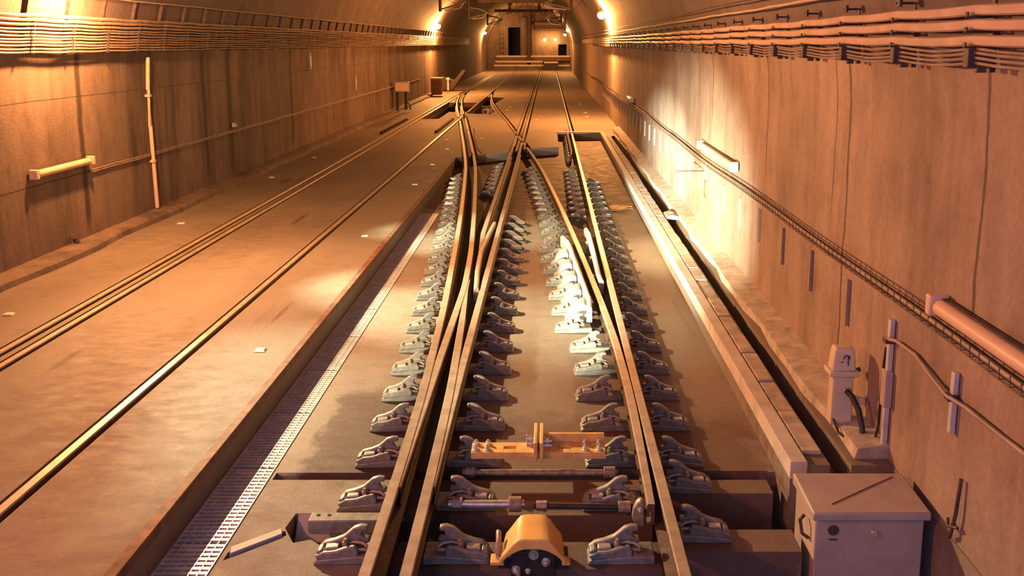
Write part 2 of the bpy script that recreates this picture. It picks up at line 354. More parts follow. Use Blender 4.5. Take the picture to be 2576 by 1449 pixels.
# openings of the far switches in the left track
cuts.append(mesh_obj(MB().prism([(-4.86, 34.8), (-4.2, 34.9), (-4.05, 36.3), (-3.46, 36.4), (-3.46, 44.6), (-4.86, 44.6)], 'z', -.4, .5)))
cuts.append(mesh_obj(MB().prism([(-3.36, 37.6), (-2.35, 37.2), (-2.2, 40.0), (-2.62, 43.0), (-2.3, 48.5), (-3.36, 49.5)], 'z', -.4, .5)))
for c in cuts[:]:
    md = base.modifiers.new('b', 'BOOLEAN'); md.operation = 'DIFFERENCE'; md.solver = 'EXACT'; md.object = c
def groove(fx, y0, y1, l=.058, r=.098, n=None):
    ys = [y0, y1] if n is None else [y0+(y1-y0)*i/n for i in range(n+1)]
    b = MB(); b.loft([[(fx(y)-l, y, -.20), (fx(y)+r, y, -.20), (fx(y)+r, y, .4), (fx(y)-l, y, .4)] for y in ys])
    c = mesh_obj(b); cuts.append(c)
    md = base.modifiers.new('b', 'BOOLEAN'); md.operation = 'DIFFERENCE'; md.solver = 'EXACT'; md.object = c
for x in (PL1, PL2, PR1): groove(const(x), -4, YEND-4)
groove(const(L1), 22.5, YEND-4); groove(const(L2), 23.1, YEND-4.2); groove(const(R1), 27.9, YEND-4.1)
groove(L1c, 21.8, 56, .07, .10, 34); groove(L2c, 22.2, 57.2, .07, .10, 34); groove(R1c, 23.3, 58.4, .07, .10, 34)
dg = bpy.context.evaluated_depsgraph_get()
me = bpy.data.meshes.new_from_object(base.evaluated_get(dg)); base.modifiers.clear(); base.data = me
for c in cuts: bpy.data.objects.remove(c)
struct(base); base['label'] = 'concrete tunnel floor with a sunken switch bay'

def arch(cx, cz, r, x0, x1, n=40):
    a0 = math.acos(max(-1, min(1, (x0-cx)/r))); a1 = math.acos(max(-1, min(1, (x1-cx)/r)))
    return [(cx+r*math.cos(a0+(a1-a0)*i/n), cz+r*math.sin(a0+(a1-a0)*i/n)) for i in range(n+1)]
Y0, Y1 = -2.6, YEND
ZW = 2.78                                   # the smooth wall face runs up to the cables
cx, rr = (XL+XR)/2, (XR-XL)/2
xw = lambda z: rr if z < 2.2 else math.sqrt(rr*rr-(z-2.2)**2)
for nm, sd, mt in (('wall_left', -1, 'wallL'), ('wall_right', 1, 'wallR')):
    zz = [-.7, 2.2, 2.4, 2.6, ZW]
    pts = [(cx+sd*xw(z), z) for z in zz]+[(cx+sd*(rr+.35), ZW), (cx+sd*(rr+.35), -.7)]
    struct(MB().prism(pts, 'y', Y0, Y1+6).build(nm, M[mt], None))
xz = xw(ZW)
inner = arch(cx, 2.2, rr, cx+xz, cx-xz); outer = arch(cx, 2.2, rr+.35, cx+math.sqrt((rr+.35)**2-(ZW-2.2)**2), cx-math.sqrt((rr+.35)**2-(ZW-2.2)**2))
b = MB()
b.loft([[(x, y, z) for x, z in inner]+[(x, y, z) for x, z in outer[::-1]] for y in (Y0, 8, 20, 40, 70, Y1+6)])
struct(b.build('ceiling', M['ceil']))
# shallow ribs of the lining joints
# bottom kerb along the left wall
b = MB(); ys = [Y0+i*1.0 for i in range(64)]
def kx(y): return -6.32+.035*math.sin(y*1.7)+(.12 if 14.6 < y < 15.4 else 0)+.02*math.sin(y*4.1)
b.loft([[(XL, y, -.02), (kx(y)+.02, y, -.02), (kx(y), y, .07), (kx(y)-.06, y, .10), (XL, y, .12)] for y in ys])
struct(b.build('baseboard_left', M['wallL'], None))
# wall-side ledge and edge trim on the right
b = MB(); ys = [5.95+i*.6 for i in range(42)]
b.loft([[(2.12+.02*math.sin(y*2.3)+.015*math.sin(y*5.1), y, .001), (XR, y, .001), (XR, y, .11), (2.13+.02*math.sin(y*2.3), y, .075)] for y in ys])
struct(b.build('baseboard_right', M['slab'], None))
b = MB(); b.box(1.655, 1.775, 5.845, 29.4, -.10, .03); b.box(.25, 1.775, 29.36, 29.62, -.10, .03)
struct(b.build('trim_1', M['curb'], None, .008))
b = MB(); b.box(-2.42, -2.345, -2.5, 22.9, -.06, .004); struct(b.build('trim_2', M['rust'], None, .006))
b = MB()  # thin strips on the bay end: headlight glow put into a white colour
for q0, q1 in (((-1.62, 23.7), (-.95, 24.27)), ((-.6, 24.86), (.27, 25.34))):
    dx_, dy_ = q1[0]-q0[0], q1[1]-q0[1]; l_ = math.hypot(dx_, dy_); nx_, ny_ = dy_/l_*.02, -dx_/l_*.02
    b.prism([q0, q1, (q1[0]+nx_, q1[1]+ny_), (q0[0]+nx_, q0[1]+ny_)], 'z', -.21, .004)
o = b.build('trim_0', M['white'], None); struct(o); o['label'] = 'bay end faces with headlight glow in their white colour'

# ------------------------------------------------------------------ rails
PROF = [(-.0365, -.012), (-.030, 0), (.030, 0), (.0365, -.012), (.0365, -.042), (.011, -.056), (.009, -.132), (.072, -.152), (.072, -.172),
        (-.072, -.172), (-.072, -.152), (-.009, -.132), (-.011, -.056), (-.0365, -.042)]
TPROF = [(-.0365, -.012), (-.030, 0), (.030, 0), (.0365, -.012), (.0365, -.042), (.013, -.056), (.012, -.118), (.034, -.124), (.034, -.138),
         (-.034, -.138), (-.034, -.124), (-.012, -.118), (-.013, -.056), (-.0365, -.042)]
def rail(name, fx, y0, y1, step, label, cat='rail', group=None, lo=None, hi=None, dz=0.0, prof=PROF, mats=None):
    """sweep a rail section along x = fx(y); lo/hi clip the section for planed tongues"""
    n = max(1, int(round((y1-y0)/step))); loops = []
    for i in range(n+1):
        y = y0+(y1-y0)*i/n; t = (fx(y+.05)-fx(y-.05))/.1; nx = 1/math.hypot(1, t)
        a = lo(y) if lo else -9; h = hi(y) if hi else 9
        loops.append([Vector((fx(y)+max(a, min(h, u))*nx, y-max(a, min(h, u))*t*nx, wz+dz)) for u, wz in prof])
    b = MB(); b.loft(loops)
    k = len(prof)
    for j, f in enumerate(b.f):
        if len(f) == 4 and (j % k) in (0, 1, 2): b.mi[j] = 1
    o = b.build(name, mats or [M['rail'], M['railtop']], None)
    return tag(o, label, cat, group)
# left-hand track, sunk flush in the concrete
rail('rail', const(PL1), -2, YEND-5, 200, 'outermost rail of the flush left-hand track, nearest the stained left wall', group='rails sunk in the left track')
rail('rail', const(PL2), -2, YEND-5, 200, 'second rail from the left wall, paired close beside the outermost flush rail', group='rails sunk in the left track')
rail('rail', const(PR1), -2, 36.3, 200, 'lone flush rail of the left-hand track, beside the raised slab edge', group='rails sunk in the left track')
rail('rail', const(PR1), 38.6, YEND-5, 200, 'far length of the left track\'s lone rail, beyond the distant crossing', group='rails sunk in the left track')
# straight rails of the right-hand track
rail('stock_rail', const(R1), 3.0, YEND-6, 200, 'long straight rusty rail on the right of the switch, nearest the right wall')
kn = lambda y: (L1 if y < 10.55 else L1+(L2c(12.2)-L1)*(y-10.55)/1.65 if y < 12.2 else L2c(y))
# the knuckle is eased a little on both sides
def knuckle(y):
    return (kn(y-.35)+kn(y-.18)+kn(y)+kn(y+.18)+kn(y+.35))/5
rail('wing_rail', knuckle, 5.55, 35.2, .3, 'bent rail that leaves the leftmost rail, kinks, then curves away to the left',
     lo=lambda y: min(.03, max(-.08, L1c(y)+.040-knuckle(y))) if y < 9.6 else -9, prof=TPROF)
rail('stock_rail', L1c, 3.0, 34.1, .5, 'leftmost rail of the switch, curving away towards the left track')
rail('point_rail', L2c, 3.0, 10.85, .4, 'rail ending in a sharp planed point between two longer rails',
     lo=lambda y: -9 if y < 9.6 else -.036+(y-9.6)*.045, hi=lambda y: 9 if y < 8.6 else max(.036-(y-8.6)*.012, -.036+(y-9.6)*.045+.006), prof=TPROF)
rail('tongue_rail', const(L2), 5.55, 25.6, .3, 'straight switch tongue lying along the right side of the pointed rail',
     lo=lambda y: min(.03, max(-.08, L2c(y)+.040-L2)) if y < 9.6 else -9, prof=TPROF)
rail('tongue_rail', lambda y: R1c(y)-.085*max(0, 1-(y-5.3)/3.2), 5.32, 25.3, .3, 'curved switch tongue standing open beside the straight right rail',
     hi=lambda y: min(9, .012+.012*(y-5.32)) if y < 8 else 9, prof=TPROF)
rail('closure_rail', lambda y: L1+(.055*max(0, 1-(y-12.55)/1.1)), 12.55, 25.65, .3, 'straight rail with a flared cut end, running up to the far crossing',
     hi=lambda y: -.036+.072*min(1, (y-12.4)/1.0), prof=TPROF)
# beyond the frog
rail('rail', const(L1), 29.5, YEND-6, 200, 'far left rail of the right-hand track, beyond the frog', group='far rails of the right-hand track')
rail('rail', const(L2), 27.9, YEND-6, 200, 'far middle rail of the right-hand track, beyond the frog', group='far rails of the right-hand track')
rail('crossing_rail', R1c, 30.2, 52, .6, 'rail curving up-left from the frog across to the left track')
rail('crossing_rail', L1c, 35.8, 51.5, .6, 'outer curved rail joining the left track beyond the far crossing')
rail('crossing_rail', L2c, 37.3, 51.5, .6, 'inner curved rail joining the left track beyond the far crossing')
# frog casting: flange-way walls, nose and wings as one cast piece
fr = thing('crossing_frog', 'cast X-shaped frog where the curved rail cuts across the straight pair', 'rail crossing', (0, 0, 0))
b = MB()
def strip(pts, wl, z0=-.17, z1=-.004, mi=0):
    loops = [[(x-wl, y, z0), (x+wl, y, z0), (x+wl, y, z1), (x-wl, y, z1)] for x, y in pts]; b.loft(loops, True, mi)
strip([(R1c(26.0+.02), 26.0), (R1c(26.55), 26.55)], .034)
strip([(R1c(y), y) for y in (27.05, 27.6, 28.3)], .034)
strip([(R1c(y), y) for y in (29.0, 29.5, 30.05)], .034)
strip([(L2, 25.75), (L2, 26.5)], .034); strip([(L2, 27.1), (L2, 27.8)], .034)
strip([(L1, 25.7), (L1, 28.5)], .034); strip([(L1, 29.05), (L1, 29.45)], .034)
b.build('running_head', M['railtop'], fr, .004)
b = MB()
b.prism([(-1.13, 28.3), (-1.085, 27.3), (-1.06, 25.7), (-.95, 25.7), (-.955, 27.6), (-1.03, 28.3), (-1.10, 29.3), (-1.22, 30.0), (-1.26, 29.9)], 'z', -.175, -.022)
b.prism([(-.90, 25.9), (-.835, 25.9), (-.835, 26.75), (-.90, 27.55)], 'z', -.175, -.022)
b.prism([(-.92, 28.7), (-.855, 27.7), (-.855, 30.6), (-.92, 30.6)], 'z', -.175, -.022)
b.prism([(-.70, 25.2), (-.64, 24.9), (-.655, 26.8), (-.66, 28.6), (-.70, 28.9)], 'z', -.175, -.010)
b.build('wing_casting', M['rail'], fr, .004)
ROWY = [5.10+.636*k for k in range(40)]                  # cross rows of the switch fastenings
# check rails
CHK = [(-.036, 0), (-.010, .022), (.014, .022), (.026, 0), (.026, -.15), (-.036, -.15)]
def check(name, pts, label, mat, hump=None, group=None, z=.0):
    t = thing(name, label, 'check rail', (pts[0][0], pts[0][1], ZF), 0, group)
    b = MB(); b.loft([[(x-pts[0][0]+u, y-pts[0][1], wz-ZF+z) for u, wz in CHK] for x, y in pts]); b.build('check_bar', mat, t, .004)
    return t
t1 = check('check_rail', [(.645, 10.75), (.630, 11.1), (.628, 12.4), (.615, 13.6), (.585, 13.95)], 'pale check rail with slanted ends beside the straight right rail', M['white'])
for k in (0.5, 1.5, 2.5):
    MB().prism([(-.16, 0), (-.045, 0), (-.045, .18), (-.09, .18), (-.11, .10), (-.16, .09)], 'y', k-.07, k+.07).build('support_bracket', M['white'], t1, .01)
def r1g(y): return R1c(y)-.13
t2 = check('check_rail', [(r1g(9.55)-.03, 9.55), (r1g(9.9), 9.9), (r1g(11), 11), (r1g(12), 12), (r1g(12.9), 12.9), (r1g(13.3)-.05, 13.3)], 'white check rail on humped brackets left of the open curved tongue', M['white'], z=.012)
for k in range(5):
    y = ROWY[7]+.318+k*.636
    x = r1g(y)-t2.location.x-.04
    MB().prism([(-.24, 0), (0, 0), (0, .235), (-.05, .24), (-.12, .215), (-.17, .14), (-.19, .075), (-.24, .05)], 'y', -.15, .15, 0, Matrix.Translation((x, y-9.55, .0))).build('support_bracket', M['white'], t2, .025, seg=3)
g1 = [(-.845, 10.4), (-.90, 11.3), (-.935, 12.4), (-.905, 13.4), (-.865, 14.4)]
check('check_rail', g1, 'thin pale guard piece with a kink, in the gap left of the straight tongue', M['railtop'], z=.004)
check('check_rail', [(L1c(y)+(.16 if 24 < y < 29.8 else .20), y) for y in (23.6, 24.4, 26, 28, 29.6, 30.3)], 'rusty check rail right of the leftmost curved rail near the bay end', M['rust'], group='check rails at the bay end')
check('check_rail', [(L2c(y)+(.16 if 24.4 < y < 30 else .22), y) for y in (23.9, 24.8, 26, 28, 30.0, 30.8)], 'rusty check rail right of the inner curved rail at the bay end', M['rust'], group='check rails at the bay end')
t = check('check_rail', [(R1-.17, 23.4), (R1-.135, 24.2), (R1-.135, 29.4), (R1-.17, 30.4)], 'long tall check rail left of the straight rail at the far bay corner', M['rust'])
for k in range(9):
    MB().prism([(-.14, 0), (-.03, 0), (-.03, .20), (-.06, .20)], 'y', k*.62+.1, k*.62+.36, 0).build('support_bracket', M['cast'], t, .006)

# ------------------------------------------------------------------ rail fastenings: cast rib plates, two clip ribs, bolt and spring
def make_fast():
    t = thing('rail_fastening', 'x', 'rail fastening')
    b = MB(); b.prism([(-.068, 0), (.335, 0), (.315, .030), (.10, .052), (-.068, .055)], 'y', -.088, .088); b.build('base_plate', M['cast'], t, .008)
    rib = [(.315, .026), (.325, .050), (.285, .085), (.225, .100), (.165, .125), (.105, .178), (.060, .192), (.022, .186), (.022, .160), (.052, .158), (.060, .138),
           (.048, .118), (.014, .112), (.010, .086), (.045, .070), (.062, .048)]
    b = MB(); b.prism(rib, 'y', .018, .066)
    low = [(.315, .026), (.325, .048), (.275, .072), (.20, .080), (.13, .105), (.085, .112), (.06, .085), (.066, .045)]
    b.prism(low, 'y', -.074, -.040)
    b.prism([(.30, .03), (.322, .05), (.318, .068), (.285, .080), (.27, .05)], 'y', -.05, .03)
    b.build('clip_shoulder', M['cast'], t, .008)
    b = MB(); b.prism([(.185, .060), (.275, .062), (.268, .086), (.192, .092)], 'y', -.036, .014)
    b.build('wedge_plate', M['bolt'], t, .004)
    b = MB(); b.cyl((.150, -.012, .05), (.150, -.012, .112), .021, 6); b.cyl((.150, -.012, .112), (.150, -.012, .130), .012, 8); b.build('bolt', M['hook'], t, .002)
    b = MB(); b.tube([(.17, .004, .078), (.10, .006, .098), (.045, -.002, .094), (.012, -.020, .078), (.020, -.044, .074), (.07, -.052, .082), (.12, -.050, .084)], .011, 6)
    b.build('spring_clip', M['hook'], t)
    return t
def make_fast_far():
    t = thing('rail_fastening', 'x', 'rail fastening')
    b = MB(); b.prism([(-.068, 0), (.335, 0), (.315, .030), (.10, .052), (-.068, .055)], 'y', -.088, .088)
    b.prism([(.315, .026), (.325, .050), (.225, .100), (.105, .178), (.022, .186), (.022, .160), (.055, .148), (.048, .118), (.012, .100), (.062, .048)], 'y', .018, .066)
    b.build('base_plate', M['cast'], t)
    b = MB(); b.prism([(.10, .05), (.29, .05), (.27, .095), (.12, .10)], 'y', -.05, .012); b.build('bolt', M['bolt'], t)
    return t
FAST, FASTF = make_fast(), make_fast_far()
used = {'n': False, 'f': False}
def place(fx, side, ks, rowname, group, far_from=17.0, off=.072, row_r=False):
    for q, k in enumerate(ks):
        y = ROWY[k]; far = y > far_from; src = FASTF if far else FAST; key = 'f' if far else 'n'
        x = fx(y)+side*off; t = (fx(y+.1)-fx(y-.1))/.2
        rz = -math.atan(t)
        lab = ('nearest grey rail fastening in the row %s' % rowname) if q == 0 else ('%s grey rail fastening from the near end, %s' % (nth(q+1), rowname))
        if q == len(ks)-1: lab = 'farthest grey rail fastening in the row %s' % rowname
        o = dup(src, (x, y+(.24 if row_r and k < 2 else 0), ZF), rz, lab, group)
        if side < 0: o.scale = (-1, 1, 1)
place(L1c, -1, range(0, 25), 'left of the leftmost curved rail', 'fastenings left of the leftmost rail')
place(const(R1), 1, range(0, 24), 'right of the straight right rail', 'fastenings right of the straight rail', 15, .072, True)
place(lambda y: R1c(y)-(.085 if y < 6 else .03 if y < 8 else .12 if 9.3 < y < 13.5 else 0), -1, range(0, 27), 'left of the curved right-hand tongue', 'fastenings left of the curved tongue', 16, .09)
place(const(L2), 1, range(0, 17), 'right of the straight left-hand tongue', 'fastenings right of the straight tongue', 13, .09)
place(const(R1), -1, range(17, 27), 'left of the straight right rail', 'fastenings left of the straight right rail', 12, .074)
place(const(L1), -1, range(21, 28), 'left of the straight rail below the frog', 'fastenings below the frog', 12, .074)
for o in (FAST, FASTF):
    for c in list(o.children): bpy.data.objects.remove(c)
    bpy.data.objects.remove(o)
# slide chairs of the two nearest rows
def chair(x, y, rz, label):
    t = thing('slide_chair', label, 'slide chair', (x, y, ZF), rz, 'slide chairs of the nearest rows')
    MB().prism([(-.14, 0), (.14, 0), (.14, .04), (-.14, .04)], 'y', -.095, .095).build('base_plate', M['cast'], t, .008)
    MB().prism([(-.062, .04), (.062, .04), (.058, .115), (-.058, .12)], 'y', -.075, .075).build('slide_block', M['cast'], t, .008)
    b = MB()
    for sx in (-.032, .032):
        for sy in (-.045, .045): b.cyl((sx, sy, .112), (sx, sy, .123), .008, 8)
    b.build('bolt', M['dark'], t)
    return t
# ------------------------------------------------------------------ gratings over the drain
def make_grate(n, L):
    mb = MB(); wdt = .326
    for i in range(int(L/.05)): y = .012+i*.05; mb.box(0, wdt, y, y+.027, -.030, 0)
    for i in range(7): x = .004+i*.053; mb.box(x-.003, x+.003, 0, L-.006, -.030, .002)
    mb.box(-.001, .006, 0, L-.006, -.032, .003); mb.box(wdt-.006, wdt+.001, 0, L-.006, -.032, .003)
    return mb.build('drain_grating', M['galv'], None, 0, False)
gr = make_grate(0, 1.02)
for i in range(12):
    o = gr if i == 0 else gr.copy()
    if i: COL.objects.link(o)
    o.location = (-2.333, 4.25+i*1.02, ZF+.004)
    tag(o, 'nearest steel grating panel over the drain beside the slab edge' if i == 0 else 'farthest steel grating panel, where the drain ends' if i == 11 else
        '%s steel grating panel from the near end of the drain' % nth(i+1), 'grating', 'steel gratings over the drain')

# ------------------------------------------------------------------ switch gear between the rails
t = thing('stretcher_bar', 'yellow slotted tie bar with bolted ends and upright middle plates, across the switch', 'tie bar', (-.07, 6.14, .0))
b = MB()
for x0, x1 in ((-.48, -.25), (-.16, -.02), (.02, .145), (.235, .475)): b.box(x0, x1, -.085, .085, -.035, 0)
for x0, x1 in ((-.25, -.16), (.145, .235)):
    b.box(x0, x1, .022, .085, -.035, 0); b.box(x0, x1, -.085, -.022, -.035, 0)
b.box(-.02, .02, -.085, .085, -.035, 0)
b.box(-.48, .475, -.083, -.075, -.05, -.034)
b.build('slotted_bar', M['yellow'], t, .003)
MB().box(-.035, -.008, -.12, .24, -.06, .085).build('end_plate', M['yellow'], t, .006)
MB().box(.008, .035, -.12, .24, -.06, .085).build('end_plate', M['yellow'], t, .006)
MB().box(.035, .475, .095, .125, -.035, .060).build('side_flange', M['yellow'], t, .004)
def hexbolt(p, r, h, par, axis='z'):
    b = MB(); p = Vector(p); d = {'z': Vector((0, 0, 1)), 'x': Vector((1, 0, 0)), 'y': Vector((0, -1, 0))}[axis]
    b.cyl(p, p+d*h*.25, r*1.5, 14); b.cyl(p+d*h*.2, p+d*h, r, 6); b.cyl(p+d*h*.9, p+d*h*1.5, r*.5, 8)
    return b.build('bolt', M['bolt'], par, .0015)
for x in (-.45, -.365, .33, .43):
    for y in (-.04, .045): hexbolt((x, y, 0), .018, .026, t)
hexbolt((.035, .03, .035), .022, .04, t, 'x'); hexbolt((.035, .03, -.0), .022, .04, t, 'x')
hexbolt((-.09, .05, .045), .020, .035, t, 'x'); hexbolt((-.09, .05, .005), .020, .035, t, 'x')

t = thing('point_lock', 'yellow arched cover over dark lock gear between the near rails', 'lock cover', (-.092, 5.02, 0))
op = [(-.195, -.175), (-.185, -.135), (-.150, -.085), (-.110, -.020), (-.085, .008), (-.05, .016), (.05, .016), (.085, .008), (.112, -.020), (.150, -.085), (.185, -.135), (.195, -.175)]
ip = [(.172, -.175), (.160, -.140), (.125, -.105), (.085, -.075), (.045, -.060), (-.045, -.060), (-.085, -.075), (-.125, -.105), (-.160, -.140), (-.172, -.175)]
loops = []
for y, sc in ((-.17, 1.03), (-.150, 1.05), (-.135, .97), (.05, .93), (.13, .90)):
    loops.append([(x*sc, y, z*(.8 if z < 0 else 1)+.012) for x, z in op]+[(x*sc, y, z*.8+.012) for x, z in ip])
b = MB(); b.loft(loops); b.build('cover', M['cover'], t, .008)
b = MB(); b.box(-.13, .13, -.10, .16, -.30, -.085); b.box(-.21, .21, -.04, .10, -.24, -.16); b.build('lock_body', M['dark'], t, .01)
b = MB(); b.cyl((.005, -.10, -.095), (.005, -.125, -.095), .030, 18); b.box(-.0, .010, -.132, -.124, -.122, -.068); b.build('screw_plug', M['bolt'], t)
hexbolt((-.10, -.10, -.20), .018, .03, t, 'y'); hexbolt((.075, -.10, -.15), .018, .03, t, 'y'); hexbolt((-.03, -.10, -.21), .012, .02, t, 'y')
b = MB(); b.tube([(-.21, .06, -.05), (-.205, -.02, -.06), (-.21, -.06, -.10), (-.20, -.08, -.15)], .016, 8); b.build('hose', M['hook'], t)
MB().box(-.25, -.17, -.12, -.02, -.165, -.145).build('lug', M['yellow'], t, .004)
MB().box(.17, .22, -.12, -.04, -.165, -.15).build('lug', M['yellow'], t, .004)
b = MB(); b.cyl((-.085, -.14, -.19), (-.085, -.145, -.36), .013, 10); b.build('drain_pipe', M['bolt'], t)

def rod(label, p0, p1, r, mat, name='drive_rod'):
    t = thing(name, label, 'rod', p0); q = Vector(p1)-Vector(p0)
    MB().cyl((0, 0, 0), q, r, 14).build('shaft', mat, t)
    d = q.normalized()
    b = MB(); b.cyl(d*.02, d*.09, r*1.7, 6); b.build('lock_nut', M['hook'], t, .002)
    b = MB(); b.cyl(q-d*.10, q-d*.02, r*1.9, 12); b.build('end_fork', M['hook'], t, .002); return t
rod('bright drive rod left of centre, just behind the yellow cover', (-.66, 5.60, -.15), (-.16, 5.60, -.15), .026, M['bolt'])
rod('dark drive rod reaching right from behind the yellow cover', (-.10, 5.60, -.16), (.56, 5.58, -.16), .020, M['dark'])
rod('dark rod crossing the joint behind the tie bar', (-.62, 6.155, -.20), (.50, 6.155, -.20), .022, M['hook'])
t = thing('point_lug', 'rounded iron lug on the side of the curved tongue near its toe', 'lug', (.56, 5.48, -.17))
MB().prism([(0, -.06), (.06, -.06), (.06, .115), (.035, .125), (.01, .105), (-.012, .06), (-.02, 0)], 'y', -.03, .03).build('lug_plate', M['hook'], t, .01)
hexbolt((.03, -.03, .06), .016, .02, t, 'y')
# gear left of the leftmost rail
t = thing('rod_bar', 'grey channel bar poking out left from under the leftmost rail', 'channel bar', (-1.54, 5.45, -.20))
b = MB(); b.box(0, .46, -.055, .055, -.05, .045); b.build('bar', M['cast'], t, .008)
b = MB()
for x in (.05, .12): b.cyl((x, .02, .044), (x, .02, .05), .012, 8)
b.build('bolt', M['dark'], t)
t = thing('duct_plate', 'white sheet lining the back of the dark opening left of the rails', 'sheet', (-1.69, 5.60, ZF))
MB().prism([(.022, -.001), (.022, .004), (-.10, -.13), (-.10, -.14)], 'x', .03, .62).build('sheet', M['white'], t)
t = thing('steel_bar', 'slanted white bar in the floor between grating and dark opening', 'bar', (-1.83, 5.30, ZF))
MB().prism([(-.135, -.105), (.115, .115), (.14, .045), (-.115, -.185)], 'z', -.05, .015).build('bar', M['white'], t, .004)

# ------------------------------------------------------------------ right side: control box, post, conduits
t = thing('control_box', 'large grey steel box with sloping lid by the right wall', 'control box', (1.95, 5.32, -.62))
MB().box(-.335, .325, -.215, .225, 0, .65).build('body', M['box'], t, .012)
b = MB(); b.prism([(-.25, .640), (-.25, .695), (.235, .715), (.235, .640)], 'x', -.36, .35); b.build('lid', M['box'], t, .012)
b = MB(); b.tube([(-.22, -.15, .701), (0, .0, .708), (.27, .18, .7145)], .003, 5); b.build('lid_crease', M['brk'], t)
b = MB(); b.cyl((.02, -.216, .55), (.02, -.232, .55), .022, 14); b.build('lock', M['bolt'], t, .003)
b = MB(); b.cyl((-.225, -.2155, .565), (-.225, -.219, .565), .034, 20); b.box(-.25, -.20, -.219, -.2155, .50, .51); b.build('emblem', M['brk'], t)
b = MB(); b.tube([(-.34, -.1, .45), (-.38, -.1, .48), (-.39, -.08, .56), (-.36, -.06, .58)], .012, 8); b.build('handle', M['brk'], t)

t = thing('indicator_post', 'cream post with tapered lamp head and black hose by the right wall', 'indicator post', (2.17, 6.45, .075))
b = MB(); b.loft([[(-.075*k, -.055*k, z), (.075*k, -.055*k, z), (.075*k, .055*k, z), (-.075*k, .055*k, z)] for z, k in ((-.02, 1.05), (.33, 1.0), (.365, 1.15))]); b.build('column', M['post'], t, .01)
b = MB(); b.loft([[(-.108*k, -.085*k, z), (.108*k, -.085*k, z), (.108*k, .085*k, z), (-.108*k, .085*k, z)] for z, k in ((.36, .92), (.375, 1.0), (.405, 1.0))]); b.build('flange', M['post'], t, .008)
hd = MB(); hd.loft([[(-.088*k, -.068*k, z), (.088*k, -.068*k, z), (.088*k, .068*k, z), (-.088*k, .068*k, z)] for z, k in ((.402, 1), (.55, .84), (.578, .74))]); hd = hd.build('lamp_head', M['post'], t, .014)
b = MB(); pts = []
for i in range(9):
    a = math.radians(200-i*28); pts.append((.012+.021*math.cos(a), -.0655+.0, .505+.021*math.sin(a)))
b.tube(pts, .0042, 6); b.tube([pts[5], (.022, -.067, .475), (.024, -.069, .450)], .0042, 6); b.tube([(-.03, -.0675, .475), (-.012, -.067, .478)], .0035, 6)
b.build('painted_mark', M['mark'], hd)
b = MB(); b.cyl((.108, -.02, .40), (.13, -.02, .405), .018, 8); b.build('latch', M['brk'], t)
b = MB(); b.cyl((.02, -.055, .255), (.02, -.085, .26), .024, 12); b.build('gland', M['bolt'], t, .003)
b = MB(); b.tube([(.02, -.085, .26), (.045, -.13, .235), (.075, -.19, .16), (.088, -.25, .05), (.08, -.31, -.07), (.05, -.37, -.18), (.03, -.41, -.28)], .0215, 10); b.build('hose', M['black'], t)
b = MB(); b.tube([(-.06, -.05, .03), (-.05, -.16, -.03), (.02, -.27, -.055), (.09, -.34, -.05), (.145, -.36, .02), (.158, -.37, .12), (.16, -.38, .5), (.165, -.40, .70)], .010, 8); b.build('cable', M['black'], t)
MB().box(.075, .185, -.02, .04, .125, .185).build('wall_arm', M['post'], t, .004)
t = thing('conduit', 'upright steel conduit with grey sleeve box on the wall right of the cream post', 'conduit', (2.335, 5.98, 0))
MB().box(-.018, .018, -.02, .02, .02, 1.0).build('channel', M['galv'], t, .004)
MB().box(-.034, .022, -.045, .045, .38, .64).build('sleeve_box', M['box'], t, .008)
MB().box(-.045, .02, -.03, .03, .835, .87).build('clamp', M['brk'], t, .004)
t = thing('conduit', 'short upright channel clamped to the sagging cable, nearest on the right wall', 'conduit', (2.338, 5.0, 0))
MB().box(-.016, .016, -.022, .022, .62, .99).build('channel', M['galv'], t, .004)
MB().box(-.045, .016, -.032, .032, .82, .86).build('clamp', M['brk'], t, .004)
b = MB(); b.tube([(2.305, 6.0, .86), (2.325, 5.85, .89), (2.33, 5.55, .90), (2.315, 5.2, .855), (2.30, 5.0, .845), (2.32, 4.8, .855), (2.33, 4.4, .86), (2.33, 3.6, .90)], .013, 8)
tag(b.build('sagging_cable', M['cableL'], None), 'thin cable sagging along the right wall between the two clamped channels', 'cable')
b = MB(); b.tube([(2.335, 4.90, .02), (2.32, 4.86, .06), (2.325, 4.83, .20), (2.335, 4.82, .42)], .012, 8); b.tube([(2.33, 4.93, .12), (2.31, 4.88, .10), (2.33, 4.80, .13)], .010, 8)
tag(b.build('cable_stub', M['brk'], None), 'dark looped cable stub low on the right wall behind the steel box', 'cable')

# bar ends (upright channels) under the wire tray
st = MB(); st.box(-.014, .016, -.018, .018, .66, 1.03); st = st.build('wall_channel', M['cableL'], None, .003)
first = True
ys = [6.93, 7.95, 8.95, 10.0]+[11.05+i*1.02 for i in range(29)]
for i, y in enumerate(ys):
    o = st if i == 0 else st.copy()
    if i: COL.objects.link(o)
    o.location = (XR-.016, y, 0 if i < 4 else -.05+.02*random.random())
    tag(o, 'nearest bare upright channel bar under the wire tray, on the right wall' if i == 0 else '%s bare upright channel bar from the near end, under the wire tray' % nth(i+1) if i < len(ys)-1
        else 'farthest upright channel bar under the wire tray', 'wall channel', 'channel bars under the wire tray')

